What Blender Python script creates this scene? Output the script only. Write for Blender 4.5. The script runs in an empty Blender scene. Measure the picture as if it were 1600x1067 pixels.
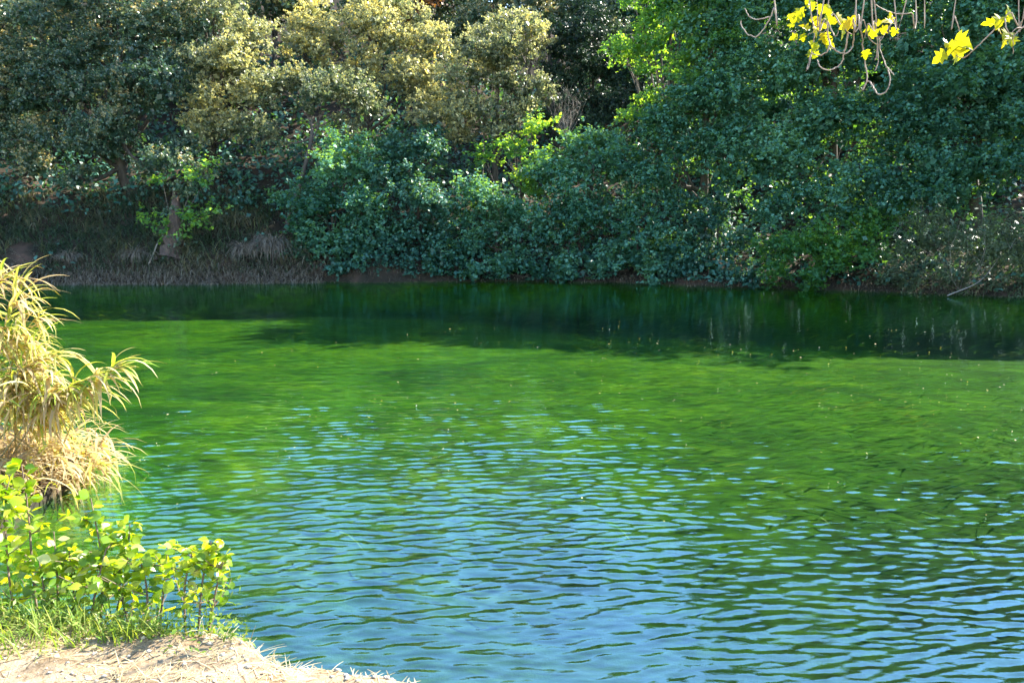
import bpy, math, random
import numpy as np
from mathutils import Matrix, Vector

# ------------------------------------------------------------------ camera, sky, sun, exposure
SC = bpy.context.scene
COL = SC.collection
R = math.radians
F_PX, CU, CV = 1250.0, 800.0, 533.5          # focal length in photo pixels, image centre
PITCH = R(9.23)
CAM = np.array([0.0, 0.0, 3.2])

cam = bpy.data.cameras.new('camera')
cam_o = bpy.data.objects.new('camera', cam); COL.objects.link(cam_o)
cam.sensor_width = 36.0
cam.lens = 36.0 * F_PX / 1600.0
cam.clip_start = 0.05; cam.clip_end = 2000
cam_o.location = CAM
cam_o.rotation_euler = (math.pi/2 - PITCH, 0, 0)
SC.camera = cam_o

SUN_EL, SUN_AZ = R(41), R(59)                # azimuth clockwise from +Y (ahead) to +X (right)
wd = bpy.data.worlds.new('World'); SC.world = wd; wd.use_nodes = True
nt = wd.node_tree; nt.nodes.clear()
sky = nt.nodes.new('ShaderNodeTexSky'); sky.sky_type = 'NISHITA'; sky.sun_disc = False
sky.sun_elevation = SUN_EL; sky.sun_rotation = SUN_AZ
sky.air_density = 1.0; sky.dust_density = 0.0; sky.ozone_density = 0.6
bg = nt.nodes.new('ShaderNodeBackground'); bg.inputs['Strength'].default_value = 0.125
wo = nt.nodes.new('ShaderNodeOutputWorld')
nt.links.new(sky.outputs[0], bg.inputs[0]); nt.links.new(bg.outputs[0], wo.inputs[0])

sun = bpy.data.lights.new('sun', 'SUN'); sun.energy = 5.0; sun.angle = R(0.53); sun.color = (1.0, 0.93, 0.80)
sun_o = bpy.data.objects.new('sun', sun); COL.objects.link(sun_o)
sd = Vector((math.sin(SUN_AZ)*math.cos(SUN_EL), math.cos(SUN_AZ)*math.cos(SUN_EL), math.sin(SUN_EL)))
sun_o.rotation_euler = sd.to_track_quat('Z', 'Y').to_euler()
sun_o.location = (0, 0, 60)

SC.view_settings.view_transform = 'Standard'; SC.view_settings.look = 'None'
SC.view_settings.gamma = 1.0; SC.view_settings.use_curve_mapping = False
SC.view_settings.exposure = 2.42
SC.render.engine = 'CYCLES'
SC.cycles.max_bounces = 6; SC.cycles.diffuse_bounces = 2; SC.cycles.glossy_bounces = 2
SC.cycles.transmission_bounces = 4; SC.cycles.transparent_max_bounces = 8
SC.cycles.caustics_reflective = False; SC.cycles.caustics_refractive = False
SC.cycles.sample_clamp_indirect = 4.0
SC.cycles.use_adaptive_sampling = True; SC.cycles.adaptive_threshold = .015

# ------------------------------------------------------------------ helpers
def world(u, v, y):
    """point of the place on the sight line of photo pixel (u, v), y metres ahead"""
    a = (u - CU) / F_PX; b = -(v - CV) / F_PX
    cp, sp = math.cos(PITCH), math.sin(PITCH)
    d = np.array([a, cp + b*sp, -sp + b*cp])
    return CAM + d * (y / d[1])

def unit(a):
    return a / np.maximum(np.linalg.norm(a, axis=-1, keepdims=True), 1e-9)

def hash2(i, j, s):
    h = (i.astype(np.int64)*374761393 + j.astype(np.int64)*668265263 + s*69069) & 0x7fffffff
    h = ((h ^ (h >> 13)) * 1274126177) & 0x7fffffff
    h = (h ^ (h >> 16)) & 0xffffff
    return h / float(0xffffff)

def vnoise(x, y, s=0):
    x = np.asarray(x, float); y = np.asarray(y, float)
    i = np.floor(x); j = np.floor(y); fx = x-i; fy = y-j
    fx = fx*fx*(3-2*fx); fy = fy*fy*(3-2*fy)
    a = hash2(i, j, s); b = hash2(i+1, j, s); c = hash2(i, j+1, s); d = hash2(i+1, j+1, s)
    return (a*(1-fx)+b*fx)*(1-fy) + (c*(1-fx)+d*fx)*fy - 0.5

def fbm(x, y, s=0, o=4):
    r = 0; a = 1.0; f = 1.0
    for k in range(o):
        r = r + a*vnoise(np.asarray(x)*f, np.asarray(y)*f, s+k*17); a *= 0.5; f *= 2.03
    return r

def sstep(a, b, x):
    t = np.clip((x-a)/(b-a), 0, 1); return t*t*(3-2*t)

def make_mesh(name, verts, faces, mat, var=None, smooth=False):
    """faces: (n,k) array of equal-sized faces"""
    me = bpy.data.meshes.new(name)
    v = np.ascontiguousarray(verts, dtype=np.float32); f = np.ascontiguousarray(faces, dtype=np.int32)
    n, k = f.shape
    me.vertices.add(len(v)); me.vertices.foreach_set('co', v.ravel())
    me.loops.add(n*k); me.loops.foreach_set('vertex_index', f.ravel())
    me.polygons.add(n)
    me.polygons.foreach_set('loop_start', np.arange(0, n*k, k, dtype=np.int32))
    me.polygons.foreach_set('loop_total', np.full(n, k, dtype=np.int32))
    if smooth: me.polygons.foreach_set('use_smooth', np.ones(n, dtype=bool))
    me.update(calc_edges=True)
    if var is not None:
        at = me.attributes.new('var', 'FLOAT', 'FACE')
        at.data.foreach_set('value', np.ascontiguousarray(var, dtype=np.float32))
    me.validate()
    me.materials.append(mat)
    return me

def add_obj(name, me, parent=None, loc=None, label=None, cat=None, group=None, kind=None):
    o = bpy.data.objects.new(name, me); COL.objects.link(o)
    if parent is not None: o.parent = parent
    if loc is not None: o.location = loc
    if label: o['label'] = label
    if cat: o['category'] = cat
    if group: o['group'] = group
    if kind: o['kind'] = kind
    return o

def thing(name, loc, label, cat, group=None):
    o = add_obj(name, None, None, loc, label, cat, group); o.empty_display_size = 0.1
    return o

def tube(path, radii, sides=6):
    """verts, quad faces of a tapered tube along a path"""
    p = np.asarray(path, float); n = len(p)
    t = np.gradient(p, axis=0); t = unit(t)
    ref = np.array([0.31, 0.17, 0.93]); a = unit(np.cross(t, ref)); b = np.cross(t, a)
    ang = np.linspace(0, 2*np.pi, sides, endpoint=False)
    r = np.atleast_1d(np.asarray(radii, float)); r = np.interp(np.linspace(0, 1, n), np.linspace(0, 1, len(r)), r).reshape(n, 1, 1)
    v = p[:, None, :] + r*(np.cos(ang)[None, :, None]*a[:, None, :] + np.sin(ang)[None, :, None]*b[:, None, :])
    v = v.reshape(-1, 3)
    i = np.arange(n-1)[:, None]*sides; j = np.arange(sides)[None, :]; j2 = (j+1) % sides
    f = np.stack([i+j, i+j2, i+sides+j2, i+sides+j], axis=-1).reshape(-1, 4)
    return v, f

def spline(pts, n):
    """Catmull-Rom through the points"""
    p = np.asarray(pts, float)
    p = np.vstack([2*p[0]-p[1], p, 2*p[-1]-p[-2]])
    out = []
    segs = len(p)-3
    for k in range(segs):
        m = max(2, n//segs + 1)
        t = np.linspace(0, 1, m, endpoint=(k == segs-1))[:, None]
        a, b, c, d = p[k], p[k+1], p[k+2], p[k+3]
        out.append(0.5*((2*b) + (c-a)*t + (2*a-5*b+4*c-d)*t**2 + (3*b-a-3*c+d)*t**3))
    return np.vstack(out)

class Geo:
    def __init__(self): self.v = []; self.f = []; self.var = []; self.n = 0
    def add(self, v, f, var=None):
        self.v.append(v); self.f.append(f+self.n); self.n += len(v)
        self.var.append(np.full(len(f), 0.5) if var is None else np.broadcast_to(np.asarray(var, float), (len(f),)))
    def mesh(self, name, mat, smooth=False, off=None):
        v = np.vstack(self.v)
        if off is not None: v = v - np.asarray(off)
        return make_mesh(name, v, np.vstack(self.f), mat, np.concatenate(self.var), smooth)

def leaf_quads(c, nrm, d, l, w, fold=0.18):
    s = unit(np.cross(nrm, d)); d = unit(np.cross(s, nrm))
    l = np.asarray(l).reshape(-1, 1); w = np.asarray(w).reshape(-1, 1)
    up = nrm*w*fold
    v = np.stack([c-d*l*.5, c+s*w*.5+up-d*l*.06, c+d*l*.5, c-s*w*.5+up-d*l*.06], axis=1).reshape(-1, 3)
    f = np.arange(len(v)).reshape(-1, 4)
    return v, f

# ------------------------------------------------------------------ materials
def new_mat(name):
    m = bpy.data.materials.new(name); m.use_nodes = True
    t = m.node_tree; t.nodes.clear()
    out = t.nodes.new('ShaderNodeOutputMaterial')
    return m, t, out

def N(t, typ, **kw):
    n = t.nodes.new(typ)
    for k, v in kw.items():
        if hasattr(n, k): setattr(n, k, v)
        else: n.inputs[k.replace('_', ' ')].default_value = v
    return n

def ramp(t, fac, stops):
    r = t.nodes.new('ShaderNodeValToRGB'); e = r.color_ramp.elements
    while len(e) > 1: e.remove(e[-1])
    e[0].position = stops[0][0]; e[0].color = (*stops[0][1], 1)
    for p, c in stops[1:]:
        x = e.new(p); x.color = (*c, 1)
    t.links.new(fac, r.inputs[0]); return r

def leaf_mat(name, stops, trans, trans_gain=(1.6, 1.7, 0.7), gloss=0.25, rough=0.45, per_object=False):
    m, t, out = new_mat(name)
    if per_object:
        src = t.nodes.new('ShaderNodeObjectInfo').outputs['Random']
    else:
        a = t.nodes.new('ShaderNodeAttribute'); a.attribute_name = 'var'; src = a.outputs['Fac']
    r = ramp(t, src, stops)
    p = t.nodes.new('ShaderNodeBsdfPrincipled')
    p.inputs['Roughness'].default_value = rough; p.inputs['Specular IOR Level'].default_value = gloss
    t.links.new(r.outputs[0], p.inputs['Base Color'])
    mul = t.nodes.new('ShaderNodeMixRGB'); mul.blend_type = 'MULTIPLY'; mul.inputs[0].default_value = 1
    t.links.new(r.outputs[0], mul.inputs[1]); mul.inputs[2].default_value = (*trans_gain, 1)
    tr = t.nodes.new('ShaderNodeBsdfTranslucent'); t.links.new(mul.outputs[0], tr.inputs[0])
    mx = t.nodes.new('ShaderNodeMixShader'); mx.inputs[0].default_value = trans
    t.links.new(p.outputs[0], mx.inputs[1]); t.links.new(tr.outputs[0], mx.inputs[2])
    t.links.new(mx.outputs[0], out.inputs[0])
    return m

def bark_mat(name, c1, c2, scale=6.0):
    m, t, out = new_mat(name)
    tc = t.nodes.new('ShaderNodeTexCoord')
    mp = t.nodes.new('ShaderNodeMapping'); mp.inputs['Scale'].default_value = (1, 1, .35)
    t.links.new(tc.outputs['Object'], mp.inputs[0])
    n = N(t, 'ShaderNodeTexNoise', Scale=scale, Detail=6.0); t.links.new(mp.outputs[0], n.inputs['Vector'])
    r = ramp(t, n.outputs[0], [(.3, c1), (.7, c2)])
    b = t.nodes.new('ShaderNodeBump'); b.inputs['Strength'].default_value = .6; b.inputs['Distance'].default_value = .03
    t.links.new(n.outputs[0], b.inputs['Height'])
    p = t.nodes.new('ShaderNodeBsdfPrincipled'); p.inputs['Roughness'].default_value = .85
    t.links.new(r.outputs[0], p.inputs['Base Color']); t.links.new(b.outputs[0], p.inputs['Normal'])
    t.links.new(p.outputs[0], out.inputs[0])
    return m

M = {}
M['alder'] = leaf_mat('alder_leaf', [(0, (.026, .100, .078)), (.5, (.054, .175, .138)), (1, (.130, .31, .235))], .34, (3.4, 2.3, .2), gloss=.3, rough=.5)
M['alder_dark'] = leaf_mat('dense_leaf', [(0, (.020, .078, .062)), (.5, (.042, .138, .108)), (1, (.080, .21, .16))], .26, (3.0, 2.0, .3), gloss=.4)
M['bright'] = leaf_mat('bright_leaf', [(0, (.045, .155, .075)), (.5, (.075, .22, .10)), (1, (.13, .29, .10))], .56, (3.6, 2.3, .3), gloss=.3, rough=.5)
M['oak'] = leaf_mat('holm_oak_leaf', [(0, (.03, .075, .05)), (.55, (.06, .12, .075)), (.78, (.14, .18, .10)), (1, (.36, .33, .19))], .30, (2.2, 1.7, .8), gloss=.7, rough=.35)
M['oak_gold'] = leaf_mat('flowering_sunlit_oak_leaf', [(0, (.07, .11, .07)), (.3, (.17, .20, .13)), (.65, (.36, .37, .20)), (.9, (.55, .51, .28)), (1, (.64, .54, .17))], .5, (1.35, 1.3, .75), gloss=.6, rough=.4)  # catkin gold; on one crown it paints sunlight into the leaves
M['juniper'] = leaf_mat('shaded_juniper_leaf', [(0, (.012, .03, .022)), (1, (.03, .06, .035))], .15)  # dark conifer green with the tree's shade put into the colour
M['russet'] = leaf_mat('russet_leaf', [(0, (.10, .045, .02)), (1, (.22, .10, .04))], .3)
M['tamarisk'] = leaf_mat('feathery_leaf', [(0, (.05, .085, .05)), (1, (.11, .15, .08))], .3)
M['bark'] = bark_mat('bark', (.03, .025, .02), (.10, .085, .07))
M['bark_grey'] = bark_mat('grey_bark', (.09, .085, .085), (.22, .21, .20))
M['bark_red'] = bark_mat('peeling_bark', (.03, .02, .016), (.115, .075, .06), 9)
M['dead_twig'] = bark_mat('dead_twig', (.18, .16, .14), (.36, .32, .28), 20)
M['dry_grass'] = leaf_mat('dry_grass', [(0, (.10, .085, .07)), (.5, (.23, .20, .16)), (1, (.40, .36, .30))], .2, (1.2, 1.1, .8))
M['bank_grass'] = leaf_mat('bank_grass', [(0, (.04, .085, .055)), (.55, (.09, .12, .08)), (1, (.24, .22, .16))], .25, (1.5, 1.4, .6))

# ------------------------------------------------------------------ terrain
SHX = np.array([-400, -60, -22, -10, 0, 5, 10.8, 19, 40, 400.])
SHY = np.array([30, 33, 35, 36.3, 37.0, 36.3, 33.6, 30.3, 25, 20.])
NRX = np.array([-400, -9, -6.6, -5.7, -5.15, -4.75, -4.0, -3.0, -2.1, -1.30, -0.75, -0.32, -.1, 1.5, 9, 400.])
NRY = np.array([16, 12.5, 11.0, 10.2, 9.0, 5.0, 4.2, 3.76, 3.50, 3.30, 3.13, 2.97, 2.83, 2.4, 2.0, 2.])

def shore_far(x): return np.interp(x, SHX, SHY) + .5*vnoise(np.asarray(x)*.35, np.zeros_like(np.asarray(x, float)), 3) + .25*vnoise(np.asarray(x)*1.3, np.zeros_like(np.asarray(x, float)), 4)
def shore_near(x): return np.interp(x, NRX, NRY)

def terrain(x, y):
    x = np.asarray(x, float); y = np.asarray(y, float)
    s = y - shore_far(x)
    n = shore_near(x) + .10*vnoise(x*2.3, y*0+1, 8) - y
    left = sstep(2, -8, x)
    step = (.10+.18*left)*sstep(-.15, .25, s) + (.15 + .3*left)*sstep(.1, .9, s)
    hill = (.62*left + .30*(1-left))*np.clip(s, 0, 6) + .42*np.clip(s-6, 0, 8) + .60*np.clip(s-14, 0, 26) + .15*np.clip(s-40, 0, 80)
    hill = hill + np.clip(s, 0, 3)*.22*fbm(x*.6, y*.6, 11)
    far = step + hill
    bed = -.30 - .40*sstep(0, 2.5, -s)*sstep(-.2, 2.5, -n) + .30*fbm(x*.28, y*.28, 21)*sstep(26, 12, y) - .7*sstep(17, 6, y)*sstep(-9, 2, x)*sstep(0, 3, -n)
    bed = bed - 1.1*sstep(-14, -.5, s)*sstep(-6, 4, x) - .65*sstep(-7.5, 0, s)*sstep(4, -6, x)  # far-bank bed lowered so its dark tone deepens the tree shade
    bed = np.minimum(bed, -.22)
    bed = bed*sstep(-.05, 1.2, -s)*1.0 - .12
    top = np.interp(x, [-9, -5.0, -4.4, -3.2], [.14, .10, 1.15, 1.42])
    near = top + .05*fbm(x*1.7, y*1.7, 31) + .028*fbm(x*9, y*9, 37, 3)
    prof = sstep(-.45, .22, n + .10*fbm(x*5, y*5, 41, 2))
    z = np.where(s > -.2, far - .2*(s < 0), bed)
    z = np.where(s > 0, far, np.where(s > -1.0, bed*sstep(0, -1.0, s) - .02, bed))
    return np.where(n > -.5, bed*(1-prof) + near*prof, z)

def ter(x, y): return float(terrain(np.array([x]), np.array([y]))[0])

def axis(segs):
    out = []
    for a, b, d in segs: out.append(np.arange(a, b, d))
    return np.concatenate(out)
gx = axis([(-400, -60, 20), (-60, -30, 3), (-30, -6, .5), (-6, -3, .16), (-3, .6, .05), (.6, 4, .3), (4, 30, .5), (30, 60, 3), (60, 401, 20)])
gy = axis([(-60, -4, 8), (-4, 1.8, .6), (1.8, 4.2, .04), (4.2, 10, .2), (10, 28, .5), (28, 42, .3), (42, 80, .9), (80, 401, 20)])
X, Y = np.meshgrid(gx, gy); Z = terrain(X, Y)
def grid_faces(nx, ny):
    i = np.arange(ny-1)[:, None]*nx; j = np.arange(nx-1)[None, :]
    a = i+j; return np.stack([a, a+1, a+nx+1, a+nx], -1).reshape(-1, 4)

def ground_material():
    m, t, out = new_mat('ground')
    g = t.nodes.new('ShaderNodeNewGeometry'); P = g.outputs['Position']
    sep = t.nodes.new('ShaderNodeSeparateXYZ'); t.links.new(P, sep.inputs[0])
    def noise(scale, detail=5, rough=.55, vec=None, dist=0):
        n = N(t, 'ShaderNodeTexNoise', Scale=scale, Detail=float(detail), Roughness=rough, Distortion=dist)
        t.links.new(vec or P, n.inputs['Vector']); return n.outputs[0]
    # sandy trodden bank
    sand = ramp(t, noise(7, 8, .65), [(.28, (.17, .12, .07)), (.5, (.29, .215, .14)), (.72, (.41, .325, .22))])
    fleck = ramp(t, noise(55, 3), [(.36, (.62, .55, .46)), (.50, (1, 1, 1))])
    sm = N(t, 'ShaderNodeMixRGB', blend_type='MULTIPLY'); sm.inputs[0].default_value = .8
    t.links.new(sand.outputs[0], sm.inputs[1]); t.links.new(fleck.outputs[0], sm.inputs[2])
    # far bank earth and litter
    earth = ramp(t, noise(.9, 8, .6), [(.3, (.018, .018, .014)), (.5, (.036, .031, .023)), (.66, (.075, .050, .038)), (.8, (.13, .08, .06))])
    # lake bed: weed mats, silt, hollows blackened to paint the far trees' shade
    mp = t.nodes.new('ShaderNodeMapping'); mp.inputs['Scale'].default_value = (.6, 1, 1); t.links.new(P, mp.inputs[0])
    weed0 = ramp(t, noise(.55, 7, .62, mp.outputs[0], .8), [(.28, (.004, .030, .004)), (.40, (.010, .055, .002)), (.52, (.024, .086, .0015)), (.66, (.046, .118, .0015)), (.82, (.085, .13, .004))])
    silt_shade = ramp(t, noise(.8, 6, .6, mp.outputs[0], .5), [(.3, (.0008, .005, .008)), (.5, (.0014, .009, .011)), (.7, (.004, .020, .009))])  # deep-bed tone, blackened to paint tree shade on far-bank water
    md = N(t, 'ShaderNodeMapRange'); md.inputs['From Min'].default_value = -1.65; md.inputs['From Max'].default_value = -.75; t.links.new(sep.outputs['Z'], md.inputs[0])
    weed = t.nodes.new('ShaderNodeMixRGB'); t.links.new(md.outputs[0], weed.inputs[0]); t.links.new(silt_shade.outputs[0], weed.inputs[1]); t.links.new(weed0.outputs[0], weed.inputs[2])
    mp2 = t.nodes.new('ShaderNodeMapping'); mp2.inputs['Scale'].default_value = (.35, 1, 1); mp2.inputs['Rotation'].default_value = (0, 0, R(-6)); t.links.new(P, mp2.inputs[0])
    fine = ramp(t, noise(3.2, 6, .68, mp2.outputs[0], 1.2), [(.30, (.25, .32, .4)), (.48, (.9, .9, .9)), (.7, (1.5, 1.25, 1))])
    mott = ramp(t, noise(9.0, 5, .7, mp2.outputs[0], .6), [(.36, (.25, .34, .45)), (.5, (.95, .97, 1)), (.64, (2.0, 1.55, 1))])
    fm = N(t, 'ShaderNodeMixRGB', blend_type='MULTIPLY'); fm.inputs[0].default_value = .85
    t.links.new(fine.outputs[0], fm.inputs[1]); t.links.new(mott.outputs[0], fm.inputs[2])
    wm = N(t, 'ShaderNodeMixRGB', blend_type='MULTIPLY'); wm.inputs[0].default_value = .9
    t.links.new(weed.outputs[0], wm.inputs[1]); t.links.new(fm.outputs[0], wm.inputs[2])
    # masks by place
    mr = N(t, 'ShaderNodeMapRange'); mr.inputs['From Min'].default_value = 18; mr.inputs['From Max'].default_value = 24
    t.links.new(sep.outputs['Y'], mr.inputs[0])
    mxl = N(t, 'ShaderNodeMapRange'); mxl.inputs['From Min'].default_value = -3.9; mxl.inputs['From Max'].default_value = -4.6; t.links.new(sep.outputs['X'], mxl.inputs[0])
    mmx = t.nodes.new('ShaderNodeMath'); mmx.operation = 'MAXIMUM'; t.links.new(mr.outputs[0], mmx.inputs[0]); t.links.new(mxl.outputs[0], mmx.inputs[1])
    a = t.nodes.new('ShaderNodeMixRGB'); t.links.new(mmx.outputs[0], a.inputs[0])
    t.links.new(sm.outputs[0], a.inputs[1]); t.links.new(earth.outputs[0], a.inputs[2])
    mz = N(t, 'ShaderNodeMapRange'); mz.inputs['From Min'].default_value = -.12; mz.inputs['From Max'].default_value = .05
    t.links.new(sep.outputs['Z'], mz.inputs[0])
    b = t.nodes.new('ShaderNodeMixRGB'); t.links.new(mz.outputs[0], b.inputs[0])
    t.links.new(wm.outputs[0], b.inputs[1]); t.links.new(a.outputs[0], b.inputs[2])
    bump = t.nodes.new('ShaderNodeBump'); bump.inputs['Strength'].default_value = .7; bump.inputs['Distance'].default_value = .02
    t.links.new(noise(38, 6, .7), bump.inputs['Height'])
    p = t.nodes.new('ShaderNodeBsdfPrincipled'); p.inputs['Roughness'].default_value = .95; p.inputs['Specular IOR Level'].default_value = .1
    t.links.new(b.outputs[0], p.inputs['Base Color']); t.links.new(bump.outputs[0], p.inputs['Normal'])
    t.links.new(p.outputs[0], out.inputs[0])
    return m
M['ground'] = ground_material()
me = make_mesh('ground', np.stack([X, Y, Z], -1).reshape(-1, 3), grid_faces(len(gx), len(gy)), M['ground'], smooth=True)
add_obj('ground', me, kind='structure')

# ------------------------------------------------------------------ water
def wave_height(x, y):
    rng = np.random.default_rng(5)
    # slow drift of the wave trains so that crests break up
    wx = x + .5*fbm(x*.22, y*.22, 61, 2); wy = y + .5*fbm(x*.22+9, y*.22, 62, 2)
    h = np.zeros_like(x)
    dy = np.maximum(.016, .0026*y)
    for k in range(58):
        lam = .062*(1.033**k) if k < 38 else rng.uniform(.22, .6)
        th = R(108) + rng.normal(0, R(23))             # direction of travel, from +X
        kk = 2*math.pi/lam
        amp = (.0050 if k < 38 else .0018)*lam*rng.uniform(.5, 1.2)*np.clip(lam/(2.6*dy) - .8, 0, 1)
        h += amp*np.sin(kk*(math.cos(th)*wx + math.sin(th)*wy) + rng.uniform(0, 6.28))
    return h + 30*np.clip(h, 0, .01)**2
wt = np.concatenate([-np.geomspace(60, 1.04, 22), np.linspace(-1, 1, 268), np.geomspace(1.04, 60, 22)])
ys = [2.0]
while ys[-1] < 42: ys.append(ys[-1] + (.1 if ys[-1] < 4.4 else max(.016, .0026*ys[-1]) if ys[-1] < 27 else .012*ys[-1]))
wys = np.concatenate([np.arange(-60, 2, 6), np.array(ys), np.arange(43, 60, 2.)])
WT, WY = np.meshgrid(wt, wys)
wxs = wt
WX = WT*(.74*np.maximum(WY, 2) + 2.0)
calm = sstep(30, 10, WY + 2.2*fbm(WX*.12, WY*.2, 71, 2))*(.5+.5*sstep(-.25, .2, fbm(WX*.13, WY*.25, 72, 3)))
calm = np.maximum(calm, .04)
WZ = np.where(np.abs(WT) <= 1.0, wave_height(WX, WY)*calm, 0)
m, t, out = new_mat('water')
tc = t.nodes.new('ShaderNodeNewGeometry')
mp = t.nodes.new('ShaderNodeMapping'); mp.inputs['Scale'].default_value = (1, 2.6, 1); mp.inputs['Rotation'].default_value = (0, 0, R(-17))
t.links.new(tc.outputs['Position'], mp.inputs[0])
n1 = N(t, 'ShaderNodeTexNoise', Scale=6.0, Detail=5.0); t.links.new(mp.outputs[0], n1.inputs['Vector'])
bp = t.nodes.new('ShaderNodeBump'); bp.inputs['Strength'].default_value = .2; bp.inputs['Distance'].default_value = .012
t.links.new(n1.outputs[0], bp.inputs['Height'])
lw = t.nodes.new('ShaderNodeLayerWeight'); lw.inputs['Blend'].default_value = .5; t.links.new(bp.outputs[0], lw.inputs['Normal'])
pw = t.nodes.new('ShaderNodeMath'); pw.operation = 'POWER'; pw.inputs[1].default_value = 1.4; t.links.new(lw.outputs['Facing'], pw.inputs[0])
fr = t.nodes.new('ShaderNodeMath'); fr.operation = 'MULTIPLY_ADD'; fr.inputs[1].default_value = .50; fr.inputs[2].default_value = .03
t.links.new(pw.outputs[0], fr.inputs[0])
tr = t.nodes.new('ShaderNodeBsdfTransparent'); tr.inputs[0].default_value = (.85, .97, .70, 1)
gl = t.nodes.new('ShaderNodeBsdfGlossy'); gl.inputs['Roughness'].default_value = .03; gl.inputs['Color'].default_value = (.53, .86, 1, 1); t.links.new(bp.outputs[0], gl.inputs['Normal'])
mx = t.nodes.new('ShaderNodeMixShader')
t.links.new(fr.outputs[0], mx.inputs[0]); t.links.new(tr.outputs[0], mx.inputs[1]); t.links.new(gl.outputs[0], mx.inputs[2])
t.links.new(mx.outputs[0], out.inputs[0]); M['water'] = m
me = make_mesh('water', np.stack([WX, WY, WZ], -1).reshape(-1, 3), grid_faces(len(wxs), len(wys)), m, smooth=True)
add_obj('water', me, kind='structure')

# ------------------------------------------------------------------ trees of the far bank
STYLE = {   # shoots per m2 of lobe surface, leaves per shoot, shoot length, leaf length, leaf width, (outward, up, random) of the normals
    'alder':   (4.9, 16, .62, .165, .138, (.35, 1.0, .55)),
    'oak':     (7.4, 13, .36, .135, .090, (.7, .35, .9)),
    'juniper': (6.0, 14, .40, .18, .07, (.6, .2, .9)),
    'spray':   (6.5, 15, .60, .165, .138, (.35, .8, .8)),
    'feather': (9.0, 16, .80, .16, .040, (.3, .6, .9)),
    'back':    (3.0, 12, .50, .24, .18, (.6, .5, .8)),
}
def lobe_leaves(g, rng, c, r, style, var0=0.5, squash=.85, gold=0.0):
    dens, per, slen, ll, lw, (ko, ku, kr) = STYLE[style]
    if c[2] - CAM[2] > .265*c[1]: dens *= .4; ll *= 1.45; lw *= 1.45      # high crowns well above the view
    n = max(6, int(4*np.pi*r*r*dens))
    d = unit(rng.normal(size=(n, 3))); low = d[:, 2] < -.35; d[low, 2] *= -.6; d = unit(d)
    lump = 1 + .22*np.sin(d[:, 0]*5+c[0]*3)*np.sin(d[:, 1]*5+c[1]*3) + .15*np.sin(d[:, 2]*7+c[2]*4)
    rad = r*lump*(1 - .45*rng.random(n)**1.8)
    pos = c + d*rad[:, None]*np.array([1, 1, squash])
    sdir = unit(d*.8 + np.array([0, 0, .15]) + rng.normal(size=(n, 3))*.55)
    L = slen*rng.uniform(.5, 1.3, n)
    svar = np.clip(var0 + rng.normal(0, .18, n), 0, 1)
    t = rng.random((n, per))
    P = pos[:, None, :] + sdir[:, None, :]*(t*L[:, None])[..., None] + rng.normal(size=(n, per, 3))*(.17*slen*(1-.4*t))[..., None]*np.array([1, 1, .6])
    nrm = unit(d[:, None, :]*ko + np.array([0, 0, ku]) + rng.normal(size=(n, per, 3))*kr)
    dirs = unit(sdir[:, None, :]*.7 + rng.normal(size=(n, per, 3))*.7 + np.array([0, 0, -.25]))
    m = n*per
    sc = rng.uniform(.6, 1.2, m)
    v, f = leaf_quads(P.reshape(-1, 3), nrm.reshape(-1, 3), dirs.reshape(-1, 3), ll*sc, lw*sc)
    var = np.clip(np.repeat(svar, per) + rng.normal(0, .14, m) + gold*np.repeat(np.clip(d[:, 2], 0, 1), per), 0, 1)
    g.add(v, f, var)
    # larger filler leaves, toned darker to paint shade inside the crown
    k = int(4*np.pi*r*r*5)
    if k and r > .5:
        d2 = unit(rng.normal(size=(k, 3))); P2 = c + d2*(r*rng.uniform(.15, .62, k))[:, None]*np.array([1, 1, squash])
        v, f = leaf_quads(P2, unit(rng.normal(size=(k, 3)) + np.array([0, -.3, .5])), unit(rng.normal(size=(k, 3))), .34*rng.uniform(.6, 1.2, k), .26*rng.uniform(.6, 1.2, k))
        g.add(v, f, np.clip(var0 - .15 + rng.normal(0, .12, k), 0, 1))

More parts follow.
